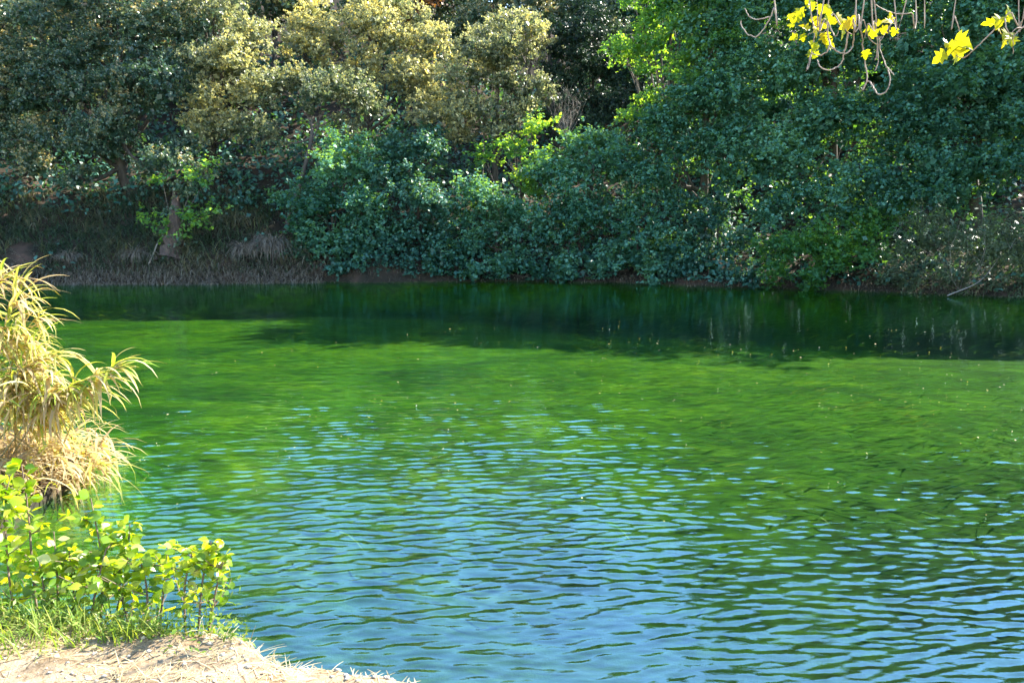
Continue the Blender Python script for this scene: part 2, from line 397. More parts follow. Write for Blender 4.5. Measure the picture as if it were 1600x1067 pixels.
def make_tree(name, label, cat, base, lobes, style, mat, seed, bark='bark', trunk_r=.2, group=None, sats=7, sat_r=.42, var0=.5, gold=0, crown='crown', stem='trunk', lean=None):
    rng = np.random.default_rng(seed)
    bu, by = base
    bx = world(bu, 400, by)[0]
    b = np.array([bx, by, ter(bx, by) - .15])
    root = thing(name, b, label, cat, group)
    g = Geo(); tg = Geo()
    L = [(world(u, v, y), r) for (u, v, y, r) in lobes]
    cen = np.mean([c for c, _ in L], axis=0)
    zlo = min(c[2]-r*.5 for c, r in L)
    fork = b*.45 + cen*.55; fork[2] = b[2] + .45*(cen[2]-b[2])
    if lean is not None: fork = np.asarray(lean, float)
    path = spline([b, b + (fork-b)*.5 + rng.normal(0, .12, 3)*np.array([1, 1, 0]), fork, fork*.35+cen*.65, cen + [0, 0, .6]], 18)
    rr = trunk_r*np.linspace(1.15, .35, len(path)); rr[0] *= 1.35
    tg.add(*tube(path, rr, 8))
    for c, r in L:
        k = int(rng.uniform(.35, .75)*(len(path)-1)); s = path[k]
        mid = (s+c)*.5 + rng.normal(0, .18, 3) + np.array([0, 0, -.15*np.linalg.norm(c-s)*.4])
        bp = spline([s, mid, c + rng.normal(0, .1, 3)], 10)
        tg.add(*tube(bp, trunk_r*.42*np.linspace(1, .25, len(bp)), 6))
        # finer boughs spreading through the lobe
        for q in range(4):
            e = c + unit(rng.normal(size=3))*r*.9
            bq = spline([bp[-4], (c+e)*.5 + rng.normal(0, .1, 3), e], 6)
            tg.add(*tube(bq, trunk_r*.13*np.linspace(1, .3, len(bq)), 4))
        vv = np.clip(var0 + rng.normal(0, .10), 0, 1)
        lobe_leaves(g, rng, c, r*.74, style, vv, gold=gold)
        for q in range(sats):
            d = unit(rng.normal(size=3)); d[1] = -abs(d[1])*.9 if rng.random() < .65 else d[1]; d = unit(d)
            rs = r*sat_r*rng.uniform(.7, 1.2)
            lobe_leaves(g, rng, c + d*r*np.array([.95, .95, .8]), rs, style, np.clip(vv + rng.normal(0, .08), 0, 1), gold=gold)
    add_obj(stem, tg.mesh(stem, M[bark], True, b), root)
    add_obj(crown, g.mesh(crown, M[mat], False, b), root)
    return root

TREES = [
 dict(name='holm_oak', label='big dark holm oak above the grassy slope, with a spreading shaded crown', cat='tree', base=(215, 41.2), style='oak', mat='oak', trunk_r=.34, gold=.25, var0=.38,
      lobes=[(90,60,42,2.4),(200,30,42,2.5),(120,150,41,2.1),(245,140,40.5,2.1),(60,220,40.5,1.7),(170,235,39.7,1.5),(280,235,39.8,1.1),(150,-60,43,2.8),(235,262,39.2,.7),(120,280,39.2,.8),(290,60,41.5,1.5),(30,130,41.5,1.6),(185,190,39.3,1.1),(205,130,39.7,1.2),(130,215,39.4,1.0)]),
 dict(name='holm_oak', label='tan flecked holm oak crown between the big dark oak and golden oak', cat='tree', base=(330, 42.2), style='oak', mat='oak_gold', trunk_r=.24, gold=.2, var0=.38,  # separate crown added; tan leaves paint the big oak's sunlit side
      lobes=[(335,25,41.8,1.8),(370,105,41,1.4),(395,60,42,1.1),(325,180,40.3,1.2),(310,-60,43,2.2),(330,110,40.6,1.3),(385,150,40.8,.9),(330,215,39.9,.8),(365,205,40,.8)]),
 dict(name='holm_oak', label='holm oak cut by the photo edge beside the biggest dark oak', cat='tree', base=(-70, 42.5), style='oak', mat='oak', trunk_r=.3, gold=.3, var0=.4,
      lobes=[(-60,80,43,3),(-40,200,41.5,2.2),(10,20,44,2.5),(-120,-40,44,3),(15,170,41.8,1.6)]),
 dict(name='oak_tree', label='golden flowering oak lit by the sun above the green thicket', cat='tree', base=(570, 45.2), style='oak', mat='oak_gold', trunk_r=.24, gold=.3, var0=.5,
      lobes=[(520,60,45,1.9),(600,50,45.5,2.1),(670,80,45,1.6),(560,120,44,1.6),(640,140,44,1.6),(470,70,45,1.4),(590,5,47,1.5)]),
 dict(name='oak_tree', label='round golden topped oak beside the dark juniper', cat='tree', base=(770, 43.3), style='oak', mat='oak_gold', trunk_r=.22, gold=.28, var0=.35,
      lobes=[(800,90,43,1.9),(740,120,42.5,1.7),(820,150,42.5,1.3),(700,180,42.5,1.6),(770,200,42,1.4),(835,70,43.5,1.0)]),
 dict(name='oak_tree', label='low grey green oak on a leaning pale trunk at the slope end', cat='tree', base=(450, 39.0), style='oak', mat='oak_gold', bark='bark', trunk_r=.13, gold=.15, var0=.28,
      lobes=[(430,130,41,1.4),(500,150,40.2,1.2),(560,160,41,1.3),(415,210,39.8,1.0),(540,205,40.5,.8)], lean=world(485, 225, 39.6)),
 dict(name='background_oak', label='shaded oak behind the gap between dark and golden oaks', cat='tree', base=(430, 52), style='back', mat='oak', trunk_r=.2,
      lobes=[(430,10,52,2.3),(400,-40,53,2.5),(470,20,53,1.8)]),
 dict(name='russet_tree', label='small russet leaved tree showing at the top behind golden oak', cat='tree', base=(650, 53), style='back', mat='russet', trunk_r=.16,
      lobes=[(645,5,53,1.5),(690,-30,54,1.7),(610,-40,54,2)]),
 dict(name='background_oak', label='grey green oak on the hill above the dark juniper', cat='tree', base=(870, 51), style='oak', mat='oak', trunk_r=.22, gold=.2, var0=.5,
      lobes=[(780,0,50,2.2),(870,15,50,2.2),(950,10,50,2.2),(820,-60,52,3)]),
 dict(name='juniper_tree', label='dark blue green juniper in shade between golden oak and tall alder', cat='tree', base=(920, 45.5), style='juniper', mat='juniper', trunk_r=.2,
      lobes=[(910,70,45.2,1.6),(900,130,44.6,1.6),(930,180,44.2,1.8),(960,90,46,1.6),(880,190,43.8,1.1),(920,30,46.5,1.3),(985,150,46,1.6)]),
 dict(name='alder_tree', label='tall shaded alder between the loose sunlit alder and the hanging twigs', cat='tree', base=(1100, 38.4), style='alder', mat='alder', trunk_r=.26, var0=.5,
      lobes=[(1130,90,37.6,1.9),(1080,160,37.3,1.6),(1010,205,38,1.1),(1150,180,36.8,1.8),(1130,-30,38.0,2.0),(1190,10,37.4,2.1),(1060,240,37,1.6),(980,265,37.5,1.2),(1140,270,36.2,1.5),(1170,-120,38,2.4)]),
 dict(name='alder_tree', label='loose alder with sunlit yellow green sprays beside the juniper', cat='tree', base=(1040, 39.6), style='spray', mat='bright', trunk_r=.14, var0=.6, sats=2, sat_r=.7,
      lobes=[(968,76,39.6,0.47),(985,92,39.3,0.56),(1005,50,39.2,0.62),(1000,10,39.6,0.62),(1030,30,39.0,0.62),(1025,85,38.8,0.62),(1010,120,38.9,0.50),(1055,60,38.5,0.67),(1050,5,38.9,0.73),(1045,-35,39.2,0.78),(1050,115,38.2,0.56),(1085,30,38.2,0.67),(1090,80,37.6,0.62),(1010,160,38.6,0.50),(985,185,38.6,0.45),(1080,-10,38.6,0.67),(1000,-40,39.8,0.67),(1120,10,37,0.56),(1145,40,36.6,.6),(1120,70,36.8,.55),(1150,-10,37,.6),(1075,125,37.4,.5)]),
 dict(name='alder_tree', label='tall shaded alder behind the hanging plane twigs', cat='tree', base=(1300, 37.6), style='alder', mat='alder', trunk_r=.28,
      lobes=[(1260,120,36.8,2),(1340,100,36.5,2),(1280,20,37.5,2.3),(1380,10,37.5,2.4),(1240,220,35.8,1.7),(1330,210,35.5,1.8),(1300,300,34.8,1.5),(1230,320,35,1.3),(1330,-90,37.5,3),(1250,-90,37.8,2.4),(1400,-180,37.5,3)]),
 dict(name='alder_tree', label='broad shaded alder rising behind the feathery willow', cat='tree', base=(1520, 35.2), style='alder', mat='alder', trunk_r=.28,
      lobes=[(1460,180,34,1.9),(1540,150,34,2),(1600,220,33,1.9),(1500,270,33,1.6),(1440,300,33.5,1.4),(1560,50,35,2.3),(1470,60,35.5,2),(1650,100,34,2.5),(1540,-70,35.5,3),(1640,-60,35,3),(1570,-160,35.2,2.8),(1420,240,34.3,1.5),(1380,300,34.2,1.3)]),
 dict(name='alder_tree', label='shaded alder at the photo edge above the shore', cat='tree', base=(1740, 32.5), style='alder', mat='alder', trunk_r=.26,
      lobes=[(1720,180,32,2.2),(1700,20,33.5,2.6),(1800,100,32,2.8),(1740,-100,34,3.2),(1690,300,31.4,1.6),(1760,320,31,1.8)]),
 dict(name='young_alder', label='young alder with glowing sunlit top in front of round golden oak', cat='tree', base=(815, 39.8), style='alder', mat='bright', trunk_r=.09, var0=.75, sats=3,
      lobes=[(800,240,39.9,.75),(838,200,40.1,.75),(755,250,39.9,.5),(850,255,39.9,.5),(825,290,39.4,.9)]),
 dict(name='alder_bush', label='alder bush at the end of the thicket beside the leaning trunk', cat='bush', base=(520, 38.4), style='alder', mat='alder', trunk_r=.12,
      lobes=[(480,330,38,1.3),(540,270,38.5,1.5),(500,390,37.5,1.0),(570,350,37.8,1.4),(560,405,37.3,.8),(468,398,37.6,.6)]),
 dict(name='alder_bush', label='second alder bush from the leaning trunk, below the golden oak', cat='bush', base=(650, 38.9), style='alder', mat='alder_dark', trunk_r=.12,
      lobes=[(630,280,38.8,1.5),(680,330,38.2,1.4),(620,380,37.6,1.0),(690,398,37.5,.8),(650,235,39.5,1.2)]),
 dict(name='alder_bush', label='alder bush below the glowing young alder', cat='bush', base=(775, 38.6), style='alder', mat='alder', trunk_r=.12,
      lobes=[(760,330,38.3,1.4),(735,390,37.6,.9),(810,360,38,1.3),(800,405,37.4,.8)]),
 dict(name='alder_bush', label='tall alder bush below the dark juniper', cat='bush', base=(905, 38.6), style='alder', mat='alder', trunk_r=.12,
      lobes=[(880,290,38.3,1.4),(930,250,38.6,1.4),(880,370,37.7,1.3),(945,340,37.8,1.4),(890,415,37,.6)]),
 dict(name='alder_bush', label='alder bush dipping a low bough to the water below tall alder', cat='bush', base=(1015, 37.3), style='alder', mat='alder', trunk_r=.12, var0=.6,
      lobes=[(1000,380,36.8,1.2),(1050,395,36.3,1),(960,405,36.8,.8),(1018,430,35.6,.45),(1010,310,37.3,1.3),(930,428,36.9,.4)]),
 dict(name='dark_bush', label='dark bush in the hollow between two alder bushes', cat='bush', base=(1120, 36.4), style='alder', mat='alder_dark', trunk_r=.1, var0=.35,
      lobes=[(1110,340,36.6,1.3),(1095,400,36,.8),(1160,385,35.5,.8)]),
 dict(name='overhanging_bush', label='brightest green bush overhanging the far waterline', cat='bush', base=(1290, 34.0), style='alder', mat='bright', trunk_r=.1, var0=.35,
      lobes=[(1225,395,33.5,.9),(1280,390,33.2,1.0),(1350,390,33.2,.9),(1210,432,33,.5),(1300,425,32.6,.6),(1375,355,33.5,.9),(1270,443,32.4,.35)]),
 dict(name='feathery_willow', label='grey green feathery willow drooping over the water', cat='bush', base=(1490, 31.8), style='feather', mat='tamarisk', trunk_r=.1,
      lobes=[(1450,380,32,1.0),(1405,425,32,.6),(1520,400,31.3,1.0),(1580,380,31,1.1),(1470,435,31.2,.5),(1560,435,30.6,.5),(1610,425,30.3,.8),(1430,448,31.6,.4),(1505,450,31,.42),(1590,452,30.4,.45),(1390,445,32.2,.4)]),
 dict(name='background_oak', label='shaded oak on the hilltop behind the russet tree', cat='tree', base=(640, 60), style='back', mat='oak', trunk_r=.25,
      lobes=[(560,-20,60,3),(640,20,61,3),(720,0,60,3),(640,-90,62,4),(760,60,58,2.2)]),
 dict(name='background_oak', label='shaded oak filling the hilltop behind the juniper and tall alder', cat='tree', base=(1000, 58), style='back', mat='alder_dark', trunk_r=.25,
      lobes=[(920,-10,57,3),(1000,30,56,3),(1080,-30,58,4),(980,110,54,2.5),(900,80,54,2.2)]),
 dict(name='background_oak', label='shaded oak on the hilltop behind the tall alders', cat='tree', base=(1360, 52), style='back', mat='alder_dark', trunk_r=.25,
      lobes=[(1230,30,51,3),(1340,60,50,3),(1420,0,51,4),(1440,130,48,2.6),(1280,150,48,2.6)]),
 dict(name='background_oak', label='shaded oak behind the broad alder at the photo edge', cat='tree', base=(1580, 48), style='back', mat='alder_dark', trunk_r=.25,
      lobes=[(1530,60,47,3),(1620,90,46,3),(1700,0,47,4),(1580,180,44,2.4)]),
 dict(name='background_oak', label='shaded oak behind the biggest dark holm oak', cat='tree', base=(180, 54), style='back', mat='oak', trunk_r=.25,
      lobes=[(60,30,54,3),(160,60,53,3),(270,30,54,3.2),(340,90,51,2.4),(100,-80,56,4),(300,-90,56,4),(0,110,51,2.6)]),
 dict(name='low_bush', label='low bush trailing in the water below the second alder bush', cat='bush', base=(600, 37.5), style='alder', mat='alder_dark', trunk_r=.05,
      lobes=[(540,418,37,.5),(590,412,37.2,.55),(640,418,37.2,.5)]),
 dict(name='low_bush', label='low bush at the waterline below the glowing young alder', cat='bush', base=(780, 37.6), style='alder', mat='alder', trunk_r=.05, var0=.4,
      lobes=[(690,420,37.2,.5),(740,426,37.0,.4),(840,424,37.0,.45),(880,428,36.8,.35),(790,428,37,.3)]),
 dict(name='low_bush', label='low dark bush at the waterline beside the overhanging bush', cat='bush', base=(1120, 35.6), style='alder', mat='alder_dark', trunk_r=.05,
      lobes=[(1080,428,35.4,.5),(1130,434,34.8,.5),(1170,436,34.2,.45),(1045,430,35.8,.4)]),
 dict(name='background_alder', label='alder standing behind the tall shaded alder beside the juniper', cat='tree', base=(1150, 46), style='back', mat='alder_dark', trunk_r=.25,
      lobes=[(1150,15,46,2.2),(1095,50,46.5,1.9),(1190,30,45.5,2.2),(1130,110,45,2.2),(1060,100,47,1.6),(1170,140,44,2.2)]),
]
for i, tdef in enumerate(TREES):
    make_tree(seed=100+i*7, **tdef)

# ------------------------------------------------------------------ undergrowth on the far slope (a mass nobody could count)
def undergrowth():
    rng = np.random.default_rng(77); g = Geo()
    n = 2700
    x = rng.uniform(-34, 32, n); s = rng.random(n)**1.3*26 + .25
    y = shore_far(x) + s
    keep = ~((x < -9.5) & (s < 3.6) & (rng.random(n) < .93))
    x, y, s = x[keep], y[keep], s[keep]; n = len(x)
    z = terrain(x, y)
    hgt = rng.uniform(.25, 1.0, n)*(1 + .04*s)
    per = 18
    off = rng.normal(size=(n, per, 3))*np.array([.5, .5, .5])
    P = np.stack([x, y, z], -1)[:, None, :] + off; P[..., 2] = z[:, None] + np.abs(off[..., 2])*hgt[:, None]*1.5 + .05
    m = n*per
    nr = unit(rng.normal(size=(m, 3))*.7 + np.array([0, -.4, .8]))
    sc = rng.uniform(.6, 1.3, m)*np.repeat(1 + .02*s, per)
    v, f = leaf_quads(P.reshape(-1, 3), nr, unit(rng.normal(size=(m, 3))), .24*sc, .17*sc)
    g.add(v, f, np.clip(np.repeat(rng.uniform(.1, .7, n), per) + rng.normal(0, .15, m), 0, 1))
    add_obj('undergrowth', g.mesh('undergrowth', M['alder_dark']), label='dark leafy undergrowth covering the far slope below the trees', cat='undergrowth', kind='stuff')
undergrowth()

# ------------------------------------------------------------------ grass helper
def blades(g, rng, base, length, width, az, lift, droop, var, seg=4):
    """curved strips: base (n,3), az azimuth, lift start elevation, droop total bend (radians)"""
    n = len(base)
    hd = np.stack([np.cos(az), np.sin(az), np.zeros(n)], -1); side = np.stack([-np.sin(az), np.cos(az), np.zeros(n)], -1)
    p = base.copy(); rows = []
    for k in range(seg+1):
        w = width*(1 - (k/seg)**1.6)*.5 + .0006
        rows.append(p - side*w[:, None]); rows.append(p + side*w[:, None])
        e = lift - droop*(k+.5)/seg
        p = p + (hd*np.cos(e)[:, None] + np.array([0, 0, 1.])*np.sin(e)[:, None])*(length/seg)[:, None]
    v = np.stack(rows, 1)                                   # n, 2(seg+1), 3
    idx = np.arange(n)[:, None]*(2*(seg+1))
    f = np.concatenate([np.stack([idx[:, 0]+2*k, idx[:, 0]+2*k+1, idx[:, 0]+2*k+3, idx[:, 0]+2*k+2], -1) for k in range(seg)])
    g.add(v.reshape(-1, 3), f, np.tile(var, seg))

# grass on the far slope
def far_grass():
    rng = np.random.default_rng(88)
    g = Geo(); n = 12000
    x = rng.uniform(-27, -9, n); s = rng.random(n)*5.5 + .15
    y = shore_far(x) + s
    bare = fbm(x*.45, y*.6, 91, 2) > .28
    x, y, s = x[~bare], y[~bare], s[~bare]; n = len(x)
    b = np.stack([x, y, terrain(x, y)-.02], -1)
    cl = fbm(x*.7, y*.7, 92, 2)
    blades(g, rng, b, rng.uniform(.45, 1.15, n)*(1+cl*.8), rng.uniform(.025, .055, n), rng.normal(-1.5, 1.0, n), rng.uniform(.7, 1.5, n), rng.uniform(1.0, 2.4, n), np.clip(.45 + cl*.9 + rng.normal(0, .2, n), 0, 1))
    add_obj('bank_grass', g.mesh('bank_grass', M['bank_grass']), label='long drooping grass over the shaded slope below the holm oaks', cat='grass', kind='stuff')
    # dry fringe at the waterline
    g = Geo(); n = 5200
    x = rng.uniform(-27, -8.6, n); y = shore_far(x) + rng.normal(.12, .22, n)
    b = np.stack([x, y, np.maximum(terrain(x, y), -.02)], -1)
    blades(g, rng, b, rng.uniform(.3, .8, n), rng.uniform(.015, .03, n), rng.normal(-1.57, .7, n), rng.uniform(.6, 1.5, n), rng.uniform(1.4, 3.0, n), np.clip(rng.normal(.45, .22, n), 0, 1))
    n = 2600; x = rng.uniform(-8.6, 19, n); y = shore_far(x) + rng.normal(.25, .25, n)
    b = np.stack([x, y, np.maximum(terrain(x, y), -.02)], -1)
    blades(g, rng, b, rng.uniform(.15, .45, n), rng.uniform(.012, .025, n), rng.normal(-1.57, .8, n), rng.uniform(.6, 1.5, n), rng.uniform(1.0, 2.6, n), np.clip(rng.normal(.3, .22, n), 0, 1))
    add_obj('dry_grass', g.mesh('dry_grass', M['dry_grass']), label='dry grass fringe hanging over the far waterline', cat='grass', kind='stuff')
far_grass()

def tussock(u, y, r, n, label, seed):
    rng = np.random.default_rng(seed)
    x0 = world(u, 430, y)[0]; y0 = float(shore_far(np.array([x0]))[0]) + (y - float(shore_far(np.array([x0]))[0]))
    z0 = max(ter(x0, y0), 0)
    root = thing('grass_tussock', (x0, y0, z0), label, 'grass', 'dry grass tussocks on the far waterline')
    g = Geo(); a = rng.uniform(0, 6.28, n); rr = r*.5*np.sqrt(rng.random(n))
    b = np.stack([np.cos(a)*rr, np.sin(a)*rr*.6, rng.random(n)*r*.5], -1)
    blades(g, rng, b, r*rng.uniform(1.0, 1.9, n), rng.uniform(.02, .035, n), a + rng.normal(0, .4, n), rng.uniform(.8, 1.5, n), rng.uniform(1.8, 3.2, n), np.clip(rng.normal(.4, .22, n), 0, 1), 5)
    add_obj('blades', g.mesh('blades', M['dry_grass']), root)
tussock(425, 37.0, .95, 620, 'pale drooping grass mound beside the alder thicket end', 1)
tussock(385, 36.8, .7, 380, 'smaller pale grass tuft beside the drooping mound', 2)
tussock(215, 36.3, .55, 300, 'dry grass tuft beside the ivy stump on the waterline', 3)
tussock(110, 36.0, .5, 260, 'dry grass tuft below the bare earth patch', 4)

# ivy stump with leafy sprouts
def ivy_stump():
    rng = np.random.default_rng(50)
    b = world(268, 440, 36.4); b[2] = ter(b[0], b[1]) - .1
    root = thing('ivy_stump', b, 'broken reddish stump wrapped in ivy with bright green sprouts, on the waterline', 'tree')
    g = Geo()
    top = world(275, 300, 37.2)
    path = spline([b, b*.6+top*.4+[.1, 0, 0], top], 10)
    g.add(*tube(path, .42*np.linspace(1.3, .4, len(path))*(1+.15*rng.normal(size=len(path))), 10))
    for k in range(16):   # root flares and peeling strips
        a = rng.uniform(0, 6.28); q = b + [math.cos(a)*.75, math.sin(a)*.6, -.05]
        pp = spline([q, (q+path[3])*.5 + rng.normal(0, .06, 3), path[rng.integers(2, 7)] + [math.cos(a)*.3, math.sin(a)*.3, 0]], 7)
        g.add(*tube(pp, .07*np.linspace(1, .4, len(pp)), 5))
    add_obj('trunk', g.mesh('trunk', M['bark_red'], True, b), root)
    g = Geo()
    for (u, v, y, r) in [(275,335,36.9,.5),(290,300,37,.6),(262,370,36.7,.4),(258,398,36.3,.3),(284,385,36.3,.32),(285,255,37.2,.6),(320,275,37.2,.45),(245,250,37.4,.6)]:
        lobe_leaves(g, rng, world(u, v, y), r, 'oak', .45, gold=.2)
    add_obj('ivy', g.mesh('ivy', M['oak'], False, b), root)
    g = Geo(); sg = Geo()
    for (u, v, y, r) in [(225,345,36.6,.35),(250,352,36.5,.4),(300,350,36.6,.5),(325,335,36.8,.4),(270,368,36.3,.4),(305,285,36.9,.5),(330,270,37,.35),(255,290,36.9,.35)]:
        c = world(u, v, y); lobe_leaves(g, rng, c, r, 'alder', .6)
        sg.add(*tube(spline([path[5], (path[5]+c)*.5+[0, 0, .1], c], 6), [.04, .012], 4))
    add_obj('sprouts', g.mesh('sprouts', M['bright'], False, b), root)
    add_obj('shoots', sg.mesh('shoots', M['bark'], True, b), root)
ivy_stump()

# bare twiggy shrubs
def bare_shrub(u, v0, v1, y, label, seed, n=46, mat='dead_twig', r0=.012, spread=.35):
    rng = np.random.default_rng(seed)
    b = world(u, v0, y); top = world(u, v1, y); h = top[2]-b[2]
    gz = ter(b[0], b[1]); base = np.array([b[0], b[1], gz-.1])
    root = thing('bare_shrub', base, label, 'shrub')
    g = Geo(); k0 = np.array([b[0], b[1], b[2]])
    if b[2] - gz > .2: g.add(*tube(spline([base, (base+k0)*.5+[.1, 0, 0], k0], 6), [r0*3], 5))
    for q in range(n):
        a = rng.uniform(0, 6.28); e = k0 + np.array([math.cos(a)*h*spread*rng.random(), math.sin(a)*h*spread*rng.random(), h*rng.uniform(.45, 1.05)])
        mid = (k0+e)*.5 + rng.normal(0, .08*h, 3)
        pp = spline([k0, mid, e], 7); g.add(*tube(pp, r0*np.linspace(1, .3, len(pp)), 4))
        for w in range(5):
            s = pp[rng.integers(2, len(pp))]; e2 = s + rng.normal(0, .16, 3)*h*.6 + [0, 0, .12*h]
            p2 = spline([s, (s+e2)*.5+rng.normal(0, .02, 3), e2], 4); g.add(*tube(p2, r0*.55*np.linspace(1, .4, len(p2)), 3))
    add_obj('twigs', g.mesh('twigs', M[mat], False, base), root)
bare_shrub(885, 215, 140, 42.0, 'grey leafless shrub standing before the dark juniper', 61, 34, r0=.008, spread=.55)
bare_shrub(752, 95, 45, 44.5, 'whitish leafless shrub between the two golden oaks', 62, 40)
bare_shrub(1500, 455, 340, 31.0, 'bare pale twigs sticking out of the feathery willow', 63, 14, r0=.008, spread=1.1)

def stick(pts, y, r, label, seed):
    p = [world(u, v, y + k*.15) for k, (u, v) in enumerate(pts)]
    p = spline(p, 10); g = Geo(); g.add(*tube(p, r*np.linspace(1, .5, len(p)), 6))
    rng = np.random.default_rng(seed)
    for k in range(5):
        s = p[rng.integers(2, len(p))]; e = s + rng.normal(0, .2, 3); g.add(*tube(np.array([s, (s+e)*.5, e]), [r*.4, r*.3, r*.15], 4))
    add_obj('fallen_branch', g.mesh('fallen_branch', M['dead_twig'], True, p[0]), None, p[0], label, 'branch')
stick([(233, 412), (240, 396), (246, 380)], 36.0, .05, 'short pale stick leaning against the ivy stump', 1)
stick([(180, 428), (215, 420), (250, 424)], 35.9, .045, 'long pale branch lying beside the ivy stump', 2)
stick([(120, 398), (150, 404), (185, 400)], 37.0, .04, 'grey fallen branch lying in the grass of the slope', 3)
stick([(1480, 462), (1530, 440), (1560, 405)], 30.2, .022, 'thin dead branch slanting out of the water below the feathery willow', 4)

# ------------------------------------------------------------------ near bank: materials
M['reed_dry'] = leaf_mat('dry_reed_blade', [(0, (.40, .30, .16)), (.25, (.56, .46, .28)), (.38, (.42, .44, .09)), (.58, (.22, .38, .05)), (.78, (.40, .42, .06)), (1, (.64, .55, .38))], .5, (1.4, 1.25, .6), per_object=True)
M['reed_mass'] = leaf_mat('reed_blade', [(0, (.36, .27, .15)), (.35, (.56, .45, .27)), (.6, (.50, .43, .10)), (.85, (.28, .35, .05)), (1, (.62, .53, .36))], .5, (1.4, 1.25, .6))
M['reed_stem'] = leaf_mat('reed_stem', [(0, (.32, .26, .10)), (1, (.45, .37, .17))], .1)
M['sapling'] = leaf_mat('sapling_leaf', [(0, (.07, .17, .015)), (.25, (.16, .29, .018)), (.7, (.31, .42, .022)), (.9, (.40, .47, .05)), (1, (.50, .54, .30))], .58, (1.8, 1.5, .25), gloss=.6, rough=.3, per_object=True)
M['plane'] = leaf_mat('plane_leaf', [(0, (.24, .30, .012)), (.6, (.34, .36, .012)), (1, (.42, .36, .02))], .6, (1.6, 1.4, .3), gloss=.3, per_object=True)
M['weed'] = leaf_mat('weed_leaf', [(0, (.10, .20, .03)), (.6, (.19, .29, .05)), (1, (.38, .38, .13))], .45, (1.6, 1.4, .4))
M['straw'] = leaf_mat('straw', [(0, (.30, .22, .11)), (.5, (.50, .40, .22)), (1, (.66, .56, .36))], .2, (1.2, 1.1, .8))
M['sap_bark'] = bark_mat('sapling_bark', (.09, .06, .04), (.20, .14, .10), 40)
M['twig'] = bark_mat('plane_twig', (.20, .15, .12), (.36, .29, .24), 30)
M['plane_bark'] = bark_mat('plane_bark', (.16, .15, .11), (.42, .38, .30), 3)
M['pebble'] = bark_mat('pebble', (.28, .24, .19), (.55, .48, .38), 12)

def basis(d, n):
    d = Vector(d).normalized(); n = Vector(n); s = n.cross(d)
    if s.length < 1e-4: s = Vector((1, 0, 0)).cross(d)
    s.normalize(); n = d.cross(s)
    return d, s, n
def leaf_matrix(p, d, n, sc):
    """local x = along the leaf, y = across, z = normal"""
    d, s, n = basis(d, n)
    m = Matrix(((d.x, s.x, n.x, p[0]), (d.y, s.y, n.y, p[1]), (d.z, s.z, n.z, p[2]), (0, 0, 0, 1)))
    return m @ Matrix.Diagonal((sc, sc, sc, 1))
def place(name, me, root, p, d, n, sc):
    o = bpy.data.objects.new(name, me); COL.objects.link(o); o.parent = root
    o.matrix_basis = leaf_matrix(np.asarray(p) - np.asarray(root.location), d, n, sc)
    return o

def leaf_mesh(name, outline, mat, fold=.2, curl=.15):
    """a folded leaf of unit length: outline half-widths at stations along x"""
    v = []; f = []
    for (x, w) in outline:
        z = -curl*x*x
        v += [(x, 0, z), (x, w, z + fold*w), (x, -w, z + fold*w)]
    k = len(outline)
    for i in range(k-1):
        a, b = 3*i, 3*i+3
        f += [(a, b, b+1, a+1), (a, a+2, b+2, b)]
    me = bpy.data.meshes.new(name); me.from_pydata(v, [], f); me.update()
    me.polygons.foreach_set('use_smooth', np.ones(len(me.polygons), dtype=bool))
    me.materials.append(mat); return me

SAP = [leaf_mesh('leaf', [(0, .005), (.12, .012), (.2, .13*k), (.36, .28*k), (.52, .33*k), (.70, .27*k), (.88, .13*k), (1.0, .004)], M['sapling'], fo, cu)
       for fo, cu, k in ((.18, .1, 1), (.4, .3, .9), (-.15, .25, 1.1), (.3, -.15, .8))]

def plane_mesh(fo, cu):
    # palmate leaf: five pointed lobes round the stalk
    pts = [(0, -.02), (-.05, .25), (.10, .50), (.22, .32), (.48, .58), (.52, .24), (.72, .26), (1.0, 0)]
    out = pts + [(x, -y) for x, y in pts[-2::-1]]
    v = [(.25, 0, .03)] + [(x, y, fo*abs(y) - cu*x*x) for x, y in out]
    n = len(out); f = [(0, 1+i, 1+(i+1) % n) for i in range(n)]
    me = bpy.data.meshes.new('leaf'); me.from_pydata(v, [], f); me.update(); me.materials.append(M['plane']); return me
PLN = [plane_mesh(.25, .1), plane_mesh(.5, .3), plane_mesh(-.2, .25)]

# ------------------------------------------------------------------ giant reed clump
def blade_mesh(L, w, lift, droop, mat, twist=.0):
    v = []; f = []; x = z = 0.0; seg = 8
    for k in range(seg+1):
        t = k/seg; ww = w*.5*(min(1, .35+2.2*t))*(1-t**2.2) + .0008
        v += [(x, -ww, z + ww*.5), (x, 0, z), (x, ww, z + ww*.5)]
        e = lift - droop*(t**1.2); x += L/seg*math.cos(e); z += L/seg*math.sin(e)
    for k in range(seg):
        a = 3*k; f += [(a, a+3, a+4, a+1), (a+1, a+4, a+5, a+2)]
    me = bpy.data.meshes.new('leaf_blade'); me.from_pydata(v, [], f); me.update()
    me.polygons.foreach_set('use_smooth', np.ones(len(me.polygons), dtype=bool)); me.materials.append(mat); return me
BL = [blade_mesh(L, w, li, dr, M['reed_dry']) for L, w, li, dr in ((.60, .044, .6, 1.3), (.52, .038, .35, 1.0), (.66, .046, .5, 1.7), (.46, .036, .2, .8), (.62, .034, .7, 1.9), (.5, .042, .05, 1.0))]

